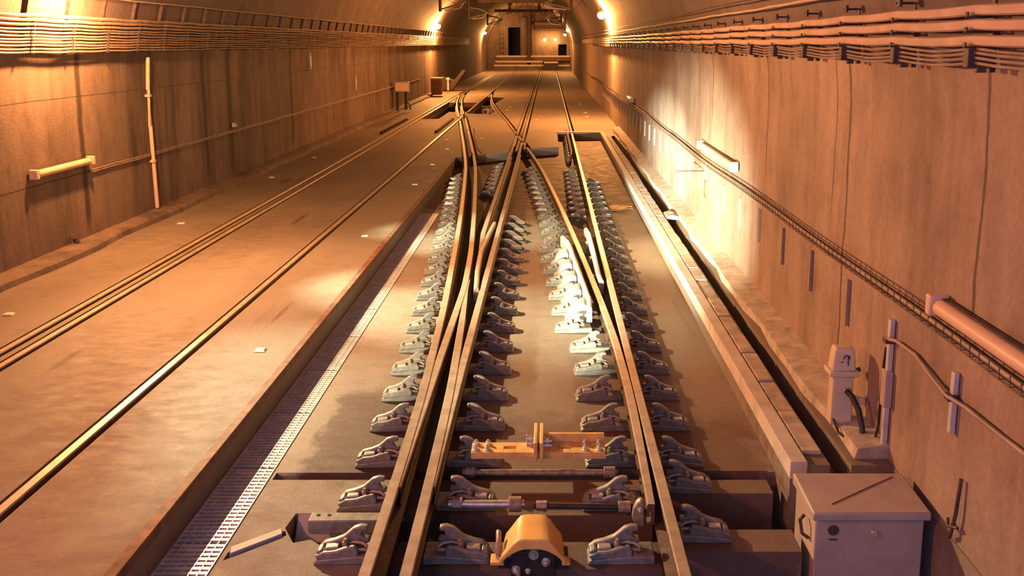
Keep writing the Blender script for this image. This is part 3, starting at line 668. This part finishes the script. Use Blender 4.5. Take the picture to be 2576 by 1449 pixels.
# wire tray with cable along the right wall
t = thing('wire_tray', 'long wire mesh cable tray running low along the right wall', 'cable tray', (XR, 3.4, 1.14))
b = MB()
def tz(y): return .03*math.sin(y*.33+1)+.012*math.sin(y*1.1) - (.004*max(0, y-20))
for dx_, dz_ in ((-.01, 0), (-.085, 0), (-.085, .06), (-.01, .07)):
    b.tube([(dx_, y*.8, tz(y*.8)+dz_) for y in range(0, 72)], .0035, 4)
y = 0
while y < 46:
    b.tube([(-.01, y, tz(y)+.07), (-.01, y, tz(y)), (-.085, y, tz(y)), (-.088, y, tz(y)+.062)], .003 if y < 20 else .0045, 4); y += .11 if y < 14 else .25
b.build('wire_mesh', M['brk'], t)
b = MB(); b.tube([(-.04, y*.8, tz(y*.8)-.004+.02) for y in range(0, 72)], .016, 6); b.tube([(-.055, y*.8, tz(y*.8)-.02) for y in range(0, 72)], .008, 6); b.build('cable', M['cableL'], t)

def tube_lamp(label, x, y0, y1, z, side, cap):
    t = thing('emergency_light', label, 'wall light', (x, (y0+y1)/2, z)); h = (y1-y0)/2
    b = MB(); b.tube([(0, -h+.06, 0), (0, h-.06, 0)], .048, 14); b.build('tube_cover', M['tube'], t)
    b = MB(); b.box(.02*side, .06*side, -h, h, -.03, .05); b.build('back_tray', M['brk'], t, .004)
    for s_ in (-1, 1): MB().box(-.055, .055, s_*h-.035, s_*h+.035, -.06, .065).build('end_cap', cap, t, .012)
tube_lamp('tube light with white end cap, half way along the wire tray', 2.285, 11.2, 13.7, 1.34, 1, M['white'])
tube_lamp('long tube light nearest the viewer on the right wall', 2.285, 3.6, 5.2, 1.33, 1, M['tube'])
tube_lamp('tiny distant tube light above the far end of the wire tray', 2.285, 25.2, 26.6, 1.30, 1, M['white'])
tube_lamp('fat pale tube light low on the left wall', -6.53, 11.5, 12.95, 1.20, -1, M['tube'])
t = thing('arm_bracket', 'thin iron arm jutting out from the right wall below the tube light', 'bracket', (XR, 13.6, .96))
b = MB(); b.tube([(0, 0, 0), (-.44, 0, .0), (-.455, 0, -.035)], .011, 8); b.build('arm', M['brk'], t)
MB().box(-.02, 0, -.05, .05, -.12, .12).build('wall_plate', M['white'], t, .004)
b = MB(); b.tube([(-.01, .01, -.11), (-.02, .0, -.34), (.0, -.05, -.42)], .007, 6); b.build('loose_wire', M['brk'], t)

# cable bundle high on the right wall
def wall_x(z):
    return XL if z < 2.2 else (XL+XR)/2-math.sqrt(((XR-XL)/2)**2-(z-2.2)**2)
def cabs(name, x, zs, r, mat, y0, y1, labels, group, sag=.012, span=1.03, step=.26):
    for k, z in enumerate(zs):
        b = MB(); n = int((y1-y0)/step)
        ph = random.random()*6
        b.tube([((x if x > 0 else wall_x(z)+x-XL)+.006*math.sin(i*.9+ph), y0+i*step, z-sag*abs(math.sin(math.pi*(y0+i*step-4.75)/span))+.004*math.sin(i*.37+ph)) for i in range(n+1)], r if not isinstance(r, list) else r[k], 8)
        tag(b.build(name, mat, None), labels[k], 'cable', group)
XB = -(wall_x(2.95)-XL)
cabs('power_cable', XR-.12+XB, [3.02, 2.945, 2.868], .0285, M['cable'], 3.2, 60, ['top one of the three thick pale cables on the right wall', 'middle one of the three thick pale cables on the right wall',
     'bottom one of the three thick pale cables on the right wall'], 'thick pale cables on the right wall', .010)
cabs('thin_cable', XR-.11+XB, [2.825, 2.80, 2.775, 2.752], .0085, M['cableL'], 3.2, 45, ['%s thin cable below the thick pale cables, right wall' % s_ for s_ in ('uppermost', 'second', 'third', 'lowest')], 'thin cables on the right wall', .022)
cabs('thin_cable', XR-.19+XB, [3.19], .011, M['cable'], 5.0, 60, ['single thin cable above the thick pale cables, right wall'], 'thin cables on the right wall', .006)
cabs('thin_cable', XR-.24+XB, [3.29], .008, M['brk'], 8.0, 60, ['highest thin dark cable on the right wall'], 'thin cables on the right wall', .004)
t0 = thing('cable_bracket', 'x', 'cable bracket')
b = MB(); b.box(-.03, 0, -.022, .022, -.30, .14); b.build('back_strap', M['brk'], t0, .003)
b = MB()
for z in (.018, -.058, -.135): b.box(-.165, -.02, -.014, .014, z-.042, z-.033); b.box(-.165, -.155, -.014, .014, z-.04, z-.012)
b.build('saddle', M['brk'], t0, .002)
b = MB(); b.box(-.15, -.02, -.03, .03, -.275, -.172); b.box(-.11, -.06, -.05, -.02, -.30, -.26); b.build('clamp_block', M['brk'], t0, .004)
b = MB(); b.box(-.14, -.02, -.012, .012, .085, .10); b.box(-.14, -.12, -.05, .012, .07, .12); b.build('top_hook', M['brk'], t0, .002)
for i in range(40):
    y = 4.77+i*1.03
    lab = 'nearest iron cable bracket high on the right wall' if i == 0 else '%s iron cable bracket from the near end, high on the right wall' % nth(i+1)
    dup(t0, (XR+XB+.0, y, 3.0), 0, lab, 'cable brackets on the right wall')
for c in list(t0.children): bpy.data.objects.remove(c)
bpy.data.objects.remove(t0)

# cable ladder high on the left wall
zs = [3.19, 3.135, 3.08, 3.03, 2.99, 2.945, 2.905, 2.865, 2.825, 2.785, 2.742]
rs = [.026, .022, .020]+[.0135]*8
cabs('power_cable', XL+.13, zs, rs, M['cableL'], 8, 75, ['topmost and thickest cable of the left wall ladder']+['%s cable from the top of the left wall ladder' % nth(k+1) for k in range(1, 10)]+['lowest cable of the left wall ladder'],
     'cables on the left wall ladder', .012, .985, .25)
cabs('thin_cable', XL+.16, [3.475], .009, M['cable'], 8, 70, ['lone thin cable above the ladder on the left wall'], None, .004, .985)
t0 = thing('ladder_rung', 'x', 'cable support')
b = MB(); b.loft([[(wall_x(3+z)-XL+a_, y_, z) for a_, y_ in ((.002, -.014), (.05, -.014), (.05, .014), (.002, .014))] for z in (-.27, 0, .15, .30, .49)]); b.build('upright', M['brk'], t0)
b = MB()
for z in zs: b.box(wall_x(z)-XL+.02, wall_x(z)-XL+.165, -.010, .010, z-3.0-.028, z-3.0-.020)
b.build('peg', M['brk'], t0)
for i in range(48):
    dup(t0, (XL, 9.56+i*.985, 3.0), 0, 'nearest upright cable support on the left wall' if i == 0 else '%s upright cable support from the near end, left wall' % nth(i+1), 'cable supports on the left wall')
for c in list(t0.children): bpy.data.objects.remove(c)
bpy.data.objects.remove(t0)
b = MB(); b.tube([(XL+.075, 15.08, 2.62), (XL+.04, 15.07, 2.1), (XL+.036, 15.07, 1.5), (XL+.036, 15.1, .13)], .032, 10); b.box(XL, XL+.07, 15.03, 15.12, 1.98, 2.02); b.box(XL, XL+.07, 15.03, 15.12, .9, .94)
tag(b.build('drain_pipe', M['tube'], None), 'upright drain pipe on the left wall', 'pipe')
b = MB()
for dz_ in (0, .03): b.tube([(XL+.02, 13.0+i*.8, 1.02+dz_+.006*math.sin(i*2.2)) for i in range(44)], .010, 6)
for i in range(70): b.tube([(XL+.02, 13.0+i*.3, 1.01), (XL+.04, 13.0+i*.3, 1.03), (XL+.02, 13.0+i*.3, 1.06)], .004, 4)
tag(b.build('low_cable', M['cableL'], None), 'thin clipped cable running along the left wall from the fat tube light', 'cable')
t = thing('sensor', 'small white device on the dark part of the left wall', 'sensor', (XL, 19.1, 1.16))
MB().box(0, .06, -.06, .06, -.04, .05).build('body', M['white'], t, .01); b = MB(); b.ball((.07, .0, -.01), .03, 8); b.build('eye', M['bolt'], t)
t = thing('pipe_stub', 'dark bent pipe stub low on the left wall above the kerb', 'pipe stub', (XL, 12.4, .12))
b = MB(); b.tube([(0, 0, .05), (.06, 0, .06), (.08, 0, .0), (.08, 0, -.06)], .028, 8); b.build('elbow', M['brk'], t); MB().box(-.0, .02, -.07, .07, -.06, .12).build('wall_plate', M['rust'], t, .006)

# ------------------------------------------------------------------ cable trench covers on the right
k = 0; y = 28.2
while y > 6.2:
    L = .55+.25*random.random(); b = MB(); j = [random.uniform(-.012, .012) for _ in range(8)]; z = random.uniform(.004, .02)
    pl = [(1.785, y-L+.015), (1.86, y-L+.012+j[0]), (1.915+j[1]*.6, y-L+.015+j[2]), (1.92+j[3]*.7, y-L*.5), (1.915+j[4]*.6, y-.012), (1.85, y-.012+j[5]), (1.785, y-.015)]
    b.prism(pl, 'z', 0.0, .018+z)
    k += 1
    o = b.build('cover_slab', M['slab'], None, .006)
    tag(o, 'farthest concrete cover slab beside the pale edge strip' if k == 1 else '%s concrete cover slab from the far end, beside the pale edge strip' % nth(k), 'cover slab', 'cover slabs beside the edge strip')
    y -= L
t = thing('junction_cover', 'small grey steel cap bridging the wall-side cable trench', 'cover', (2.03, 14.9, .0))
MB().prism([(-.10, 0), (.12, 0), (.12, .05), (.0, .085), (-.10, .05)], 'y', -.22, .22).build('cap', M['cast'], t, .008)
MB().box(-.03, .03, -.05, .05, .055, .09).build('lifting_lug', M['bolt'], t, .004)
b = MB(); b.tube([(2.02+.025*math.sin(i*.55), 6.6+i*.6, -.19) for i in range(35)], .028, 8); tag(b.build('trench_cable', M['rust'], None), 'brown cable lying in the open wall-side trench', 'cable')

# ------------------------------------------------------------------ reflector studs and scraps
SP = [(655, 882), (918, 595), (1043, 465), (1087, 415), (455, 563), (683, 447), (790, 397), (1125, 376), (1210, 349), (1124, 353), (1355, 323), (1283, 270), (1276, 277), (1460, 262), (1473, 284), (1477, 294), (1450, 229), (1312, 223), (1351, 301), (22, 792)]
SL = ['nearest white stud, beside the raised slab edge', 'second white stud along the slab edge, level with the grating end', 'third white stud along the slab edge', 'fourth white stud along the slab edge, near the bay corner',
      'nearest white stud between the left wall and the paired rails', 'second white stud between the left wall and the paired rails', 'third white stud between the left wall and the paired rails',
      'white stud on the deck left of the bay end', 'white stud on the deck between curved rail and frog', 'small white stud left of the curved check rail', 'white stud on the deck right of the frog',
      'white stud near the long curved crossing rail', 'white stud just before the one near the long curved crossing rail', 'farther white stud right of the straight far rail', 'middle white stud right of the straight far rail',
      'nearer white stud right of the straight far rail', 'far white stud by the right wall foot', 'far white stud in the middle of the deck', 'white stud between the frog and the straight rail', 'faint white stud at the left edge near the paired rails']
b = MB(); b.prism([(-.055, 0), (-.04, .018), (.04, .018), (.055, 0)], 'y', -.04, .04); stud = b.build('floor_stud', M['stud'], None, .003)
for i, (p, l) in enumerate(zip(SP, SL)):
    o = stud if i == 0 else stud.copy()
    if i: COL.objects.link(o)
    o.location = FP(*p, 0.002); o.rotation_euler = (0, 0, 0); tag(o, l, 'floor stud', 'white floor studs')
b = MB(); b.prism([(-.09, -.12), (.10, .02), (-.05, .10)], 'z', 0, .012); o = b.build('paper_scrap', M['stud'], None); o.location = (-.09, 23.4, ZF+.002)
tag(o, 'pale scrap lying on the bay floor below the frog', 'scrap')
b = MB()
for i in range(14):
    a = random.uniform(-.4, .4); x = random.uniform(-.05, .05); yy = random.uniform(-.3, .3); l_ = random.uniform(.15, .42)
    b.box(-.004, l_, -.012, .012, 0, .008, 0, Matrix.Translation((x, yy, .004*i)) @ Matrix.Rotation(a, 4, 'Z'))
o = b.build('wood_shavings', M['yellow'], None); o.location = (.86+.32, 17.0, ZF+.003); tag(o, 'scatter of pale splinters right of the straight rail', 'splinters', kind='stuff')

# ------------------------------------------------------------------ wall lamps
def wall_lamp(label, x, y, z, side, par_r=.11, double=False):
    t = thing('tunnel_lamp', label, 'lamp', (x, y, z), 0, 'sodium lamps along the tunnel')
    wx = (XL+XR)/2+side*math.sqrt(((XR-XL)/2)**2-(z+.1-2.2)**2)-x
    b = MB(); b.tube([(wx-.01*side, 0, .12), (wx*.5, 0, .17), (0, 0, .15)], .022, 8); b.build('arm', M['brk'], t)
    b = MB(); b.loft([[(r*math.cos(a*.7854), r*math.sin(a*.7854), zz) for a in range(8)] for r, zz in ((.05, .17), (.12, .12), (.16, .07), (.15, .065))]); b.build('reflector_hood', M['brk'], t)
    b = MB(); b.ball((0, 0, 0), par_r, 12); b.build('bulb', M['bulb'], t)
    if double:
        b = MB(); b.ball((.30*side, .5, .10), par_r, 12); b.build('bulb', M['bulb'], t)
    return t
wall_lamp('bright double lamp high on the right arch, nearest of those in sight', 1.92, 34.0, 3.84, 1, .14, True)
wall_lamp('glowing lamp high on the left arch, nearest of the left ones', -6.25, 52.6, 3.78, -1, .16)
wall_lamp('small distant lamp on the left arch by the end chamber', -6.2, 90.6, 3.82, -1, .16)
wall_lamp('distant lamp on the right arch, beyond the double lamp', 1.95, 90.6, 4.1, 1, .24)
wall_lamp('small lamp just left of the distant right arch lamp', 1.7, 96.5, 3.7, 1, .16)
def end_lamp(label, x):
    t = thing('tunnel_lamp', label, 'lamp', (x, 99.5, 3.2), 0, 'sodium lamps along the tunnel')
    b = MB(); b.cyl((0, .5, .1), (0, 0, .1), .03, 8); b.build('arm', M['brk'], t)
    b = MB(); b.ball((0, 0, 0), .15, 12); b.build('bulb', M['bulb'], t)
end_lamp('left one of the two lamps on the far end wall', -.43); end_lamp('right one of the two lamps on the far end wall', .73)
point('light_end_a', (-.43, 99.0, 3.1), 110, (1.0, 0.4, 0.1), .1); point('light_end_b', (.73, 99.0, 3.1), 110, (1.0, 0.4, 0.1), .1)

# ------------------------------------------------------------------ far end: chamber wall with openings, pillars and ledges
b = MB(); Y = YEND
for x0, x1, z0, z1 in ((XL, -5.65, 0, 5.2), (-5.65, -4.35, 1.5, 5.2), (-3.05, -1.65, 1.5, 5.2), (-1.65, 1.05, 1.5, 5.2), (1.95, XR, 0, 5.2), (1.05, 1.95, 2.7, 5.2), (-5.65, 1.95, -.1, 1.5), (XL, XR, 5.2, 7.0), (-4.35, -3.05, 4.5, 5.2)):
    b.box(x0, x1, Y, Y+.6, z0, z1)
struct(b.build('wall_end', M['endwall'], None, 0, False))
b = MB(); b.box(-4.6, -2.8, Y+2.4, Y+2.5, 1, 5); b.box(.8, 2.2, Y+2.4, Y+2.5, 1, 3.2); struct(b.build('wall_recess', M['void'], None, 0, False))
b = MB(); b.box(-2.95, -2.35, Y-.45, Y-.02, 1.5, 5.6); struct(b.build('trim_3', M['endwall'], None, .03))
b = MB(); b.box(-2.28, -1.9, Y-1.1, Y-.6, .2, 6.1); tag(b.build('column', M['dark'], None), 'dark square column in front of the far end wall', 'column')
b = MB(); b.box(-1.86, -1.66, Y-.4, Y-.02, 1.5, 5.6); struct(b.build('trim_4', M['endwall'], None, .02))
for i, (x0, x1, y0, z0, z1) in enumerate(((-5.8, 2.3, 98.4, .0, .55), (-5.7, -.6, 98.9, .55, .95), (-5.6, 2.3, 99.4, .95, 1.5), (-.5, 1.0, 97.6, .0, .9))):
    b = MB(); b.box(x0, x1, y0, YEND-.01, z0, z1); b.box(x0, x1, y0-.12, y0+.05, z1-.16, z1+.02, 1)
    struct(b.build('trim_%d' % (5+i), [M['endwall'] if i < 3 else M['dark'], M['curb']], None, .01))
b = MB(); b.box(-1.3, 1.7, 99.2, 99.9, 4.1, 4.35); b.box(-1.5, 2.0, 98.6, 99.3, 4.75, 5.0); tag(b.build('ceiling_beam', M['endwall'], None), 'pale beams under the roof at the far end, right of the column', 'beam')
t = thing('ladder', 'small dark ladder on the lit panel at the far end, left side', 'ladder', (-5.05, YEND-.06, 1.6))
for sx in (-.2, .2): MB().box(sx-.03, sx+.03, -.04, .03, 0, 2.5).build('stile', M['dark'], t)
for i in range(5): MB().box(-.2, .2, -.03, .02, .2+i*.5, .28+i*.5).build('rung', M['dark'], t)
# ------------------------------------------------------------------ overhead line
def wirec(label, pts, r=.011, name='contact_wire'):
    b = MB(); b.tube(pts, r, 6); tag(b.build(name, M['brk'], None), label, 'overhead wire', 'overhead wires')
wirec('contact wire above the right-hand track', [(.0+.12*math.sin(y*.05), y, 4.55) for y in range(30, 97, 3)], .012)
wirec('contact wire above the left-hand track', [(-4.15+.12*math.sin(y*.06), y, 4.55) for y in range(30, 97, 3)], .012)
wirec('feeder wire slung under the tunnel crown', [(-2.3, y, 5.9-.1*math.sin(y*.1)) for y in range(26, 97, 3)], .02, 'feeder_wire')
wirec('messenger wire above the right-hand contact wire', [(.05, y, 5.15-.15*math.cos((y-44)*.285)) for y in range(30, 97, 2)], .014, 'messenger_wire')
wirec('messenger wire above the left-hand contact wire', [(-4.1, y, 5.15-.15*math.cos((y-44)*.285)) for y in range(30, 97, 2)], .014, 'messenger_wire')
def cantilever(label, x, y, side, drop, ztop):
    t = thing('cantilever', label, 'overhead bracket', (x, y, ztop), 0, 'overhead line brackets')
    b = MB(); b.cyl((0, 0, 0), (0, 0, -drop), .07, 10); b.build('drop_post', M['brk'], t)
    b = MB(); b.tube([(0, 0, -drop*.35), (side*.7, 0, -drop*.35-.1), (side*1.25, 0, -drop*.62)], .045, 8); b.tube([(0, 0, -drop*.92), (side*1.25, 0, -drop*.62)], .04, 8); b.build('bracket_tube', M['cast'], t)
    b = MB()
    for i in range(5): b.cyl((side*(.12+i*.07), -.0, -drop*.35-.02-.01*i), (side*(.15+i*.07), 0, -drop*.35-.02-.01*i), .10, 10)
    b.build('insulator', M['rust'], t); b = MB(); b.tube([(side*1.2, 0, -drop*.6), (side*.9, 0, -drop*.88), (side*.2, 0, -drop*.95)], .03, 8); b.build('steady_arm', M['galv'], t)
for y, w_ in ((44, 'nearest'), (60, 'middle'), (78, 'farthest')):
    cantilever('%s overhead bracket on the right, hanging from the arch' % w_, 1.05, y, -1, 1.0 if y != 60 else 1.45, 5.34)
    cantilever('%s overhead bracket on the left, hanging from the arch' % w_, -5.1, y, 1, 1.2, 5.50)
    t = thing('cross_beam', '%s grey cross beam under the tunnel crown' % w_, 'cross beam', (-2.1, y+1.5, 5.55), 0, 'cross beams under the crown')
    b = MB(); b.box(-2.5, 2.5, -.10, .10, -.12, .12); b.build('beam', M['brk'], t, .02)
    b = MB()
    for q in range(7): b.tube([(-2.1+q*.7, -.1, -.12), (-2.0+q*.7+.2*math.sin(q*2.2+y), -.3, -.45-.2*math.sin(q*1.3+y)), (-1.7+q*.7, .1, -.14)], .03, 6)
    b.build('hanger_loops', M['hook'], t)
    for sx in (-1.2, 1.3): MB().box(sx-.12, sx+.12, -.12, .12, .12, .95).build('hanger', M['brk'], t)

# ------------------------------------------------------------------ trackside gear by the left wall
t = thing('signal_box', 'pale box on two dark legs standing by the left wall', 'trackside box', (-6.15, 38.6, .08))
MB().box(-.30, .30, -.18, .18, .75, 1.16).build('housing', M['white'], t, .02)
MB().box(-.26, .26, -.20, -.17, .79, 1.12).build('door', M['tube'], t, .01)
for sx in (-.2, .15): MB().box(sx-.05, sx+.05, -.06, .06, 0, .76).build('leg', M['dark'], t)
b = MB(); b.tube([(.2, 0, .3), (.33, 0, .2), (.34, 0, 0)], .03, 8); b.build('cable', M['black'], t)
t = thing('trackside_cabinet', 'dark slanted frame of gear beside the left wall, beyond the pale box', 'trackside gear', (-5.9, 55.5, .06))
MB().prism([(-.5, 0), (.15, 0), (.95, 1.15), (.75, 1.2), (.25, .6), (-.5, .85)], 'y', -.35, .35).build('frame', M['dark'], t, .03)
b = MB(); b.cyl((-.1, -.5, 0), (-.1, -.5, .62), .07, 10); b.ball((-.1, -.5, .66), .12, 8); b.build('marker_post', M['galv'], t)
t = thing('gear_box', 'low dark rusty box at the foot of the left wall, below the left arch lamp', 'trackside gear', (-6.1, 50.0, .08))
MB().box(-.25, .3, -.3, .3, 0, .85).build('case', M['rust'], t, .03); MB().box(-.3, .35, -.35, .35, .85, .93).build('lid', M['tube'], t, .01)
t = thing('switch_lamp', 'small pale switch lamp standing in the far dark pit', 'switch lamp', (-2.86, 41.8, -.4))
b = MB(); b.cyl((0, 0, 0), (0, 0, .34), .20, 14); b.build('body', M['white'], t, .02); b = MB(); b.cyl((0, 0, .34), (0, 0, .40), .23, 14); b.build('cap', M['dark'], t); MB().box(-.06, .06, -.21, -.18, .1, .24).build('lens', M['dark'], t)

# toothed rubber strips beside the left track's rails
for (p0, p1), lab in ((((958, 338), (1024, 302)), 'toothed strip beside the paired rails of the left track, far end of the slab'), (((1096, 335), (1146, 300)), 'toothed strip beside the lone flush rail, just before the far crossing')):
    a, q = FP(*p0), FP(*p1); n = 12; b = MB(); d = (q-a)
    b.box(-.05, .05, 0, d.y, .001, .012)
    for i in range(n):
        y = d.y*(i+.2)/n; b.prism([(y, .011), (y+d.y/n*.6, .011), (y+d.y/n*.45, .075), (y+d.y/n*.15, .075)], 'x', -.05, .05)
    o = b.build('toothed_strip', M['dark'], None); o.location = a; tag(o, lab, 'rubber strip', 'toothed strips beside the left rails')
# small marker plates on the left wall
for y, z, lab in ((25.6, 2.35, 'small pale upright plate high on the left wall, under the cables'), (31.5, 1.5, 'small pale plate lower down the left wall, farther along')):
    t = thing('marker_plate', lab, 'plate', (XL, y, z)); MB().box(.0 if z < 2.2 else .005, .03, -.05, .05, -.22, .22).build('plate', M['stud'], t, .004)
    b = MB()
    for q in (-.16, .16): b.cyl((.03, 0, q), (.036, 0, q), .02, 8)
    b.build('screw', M['dark'], t)
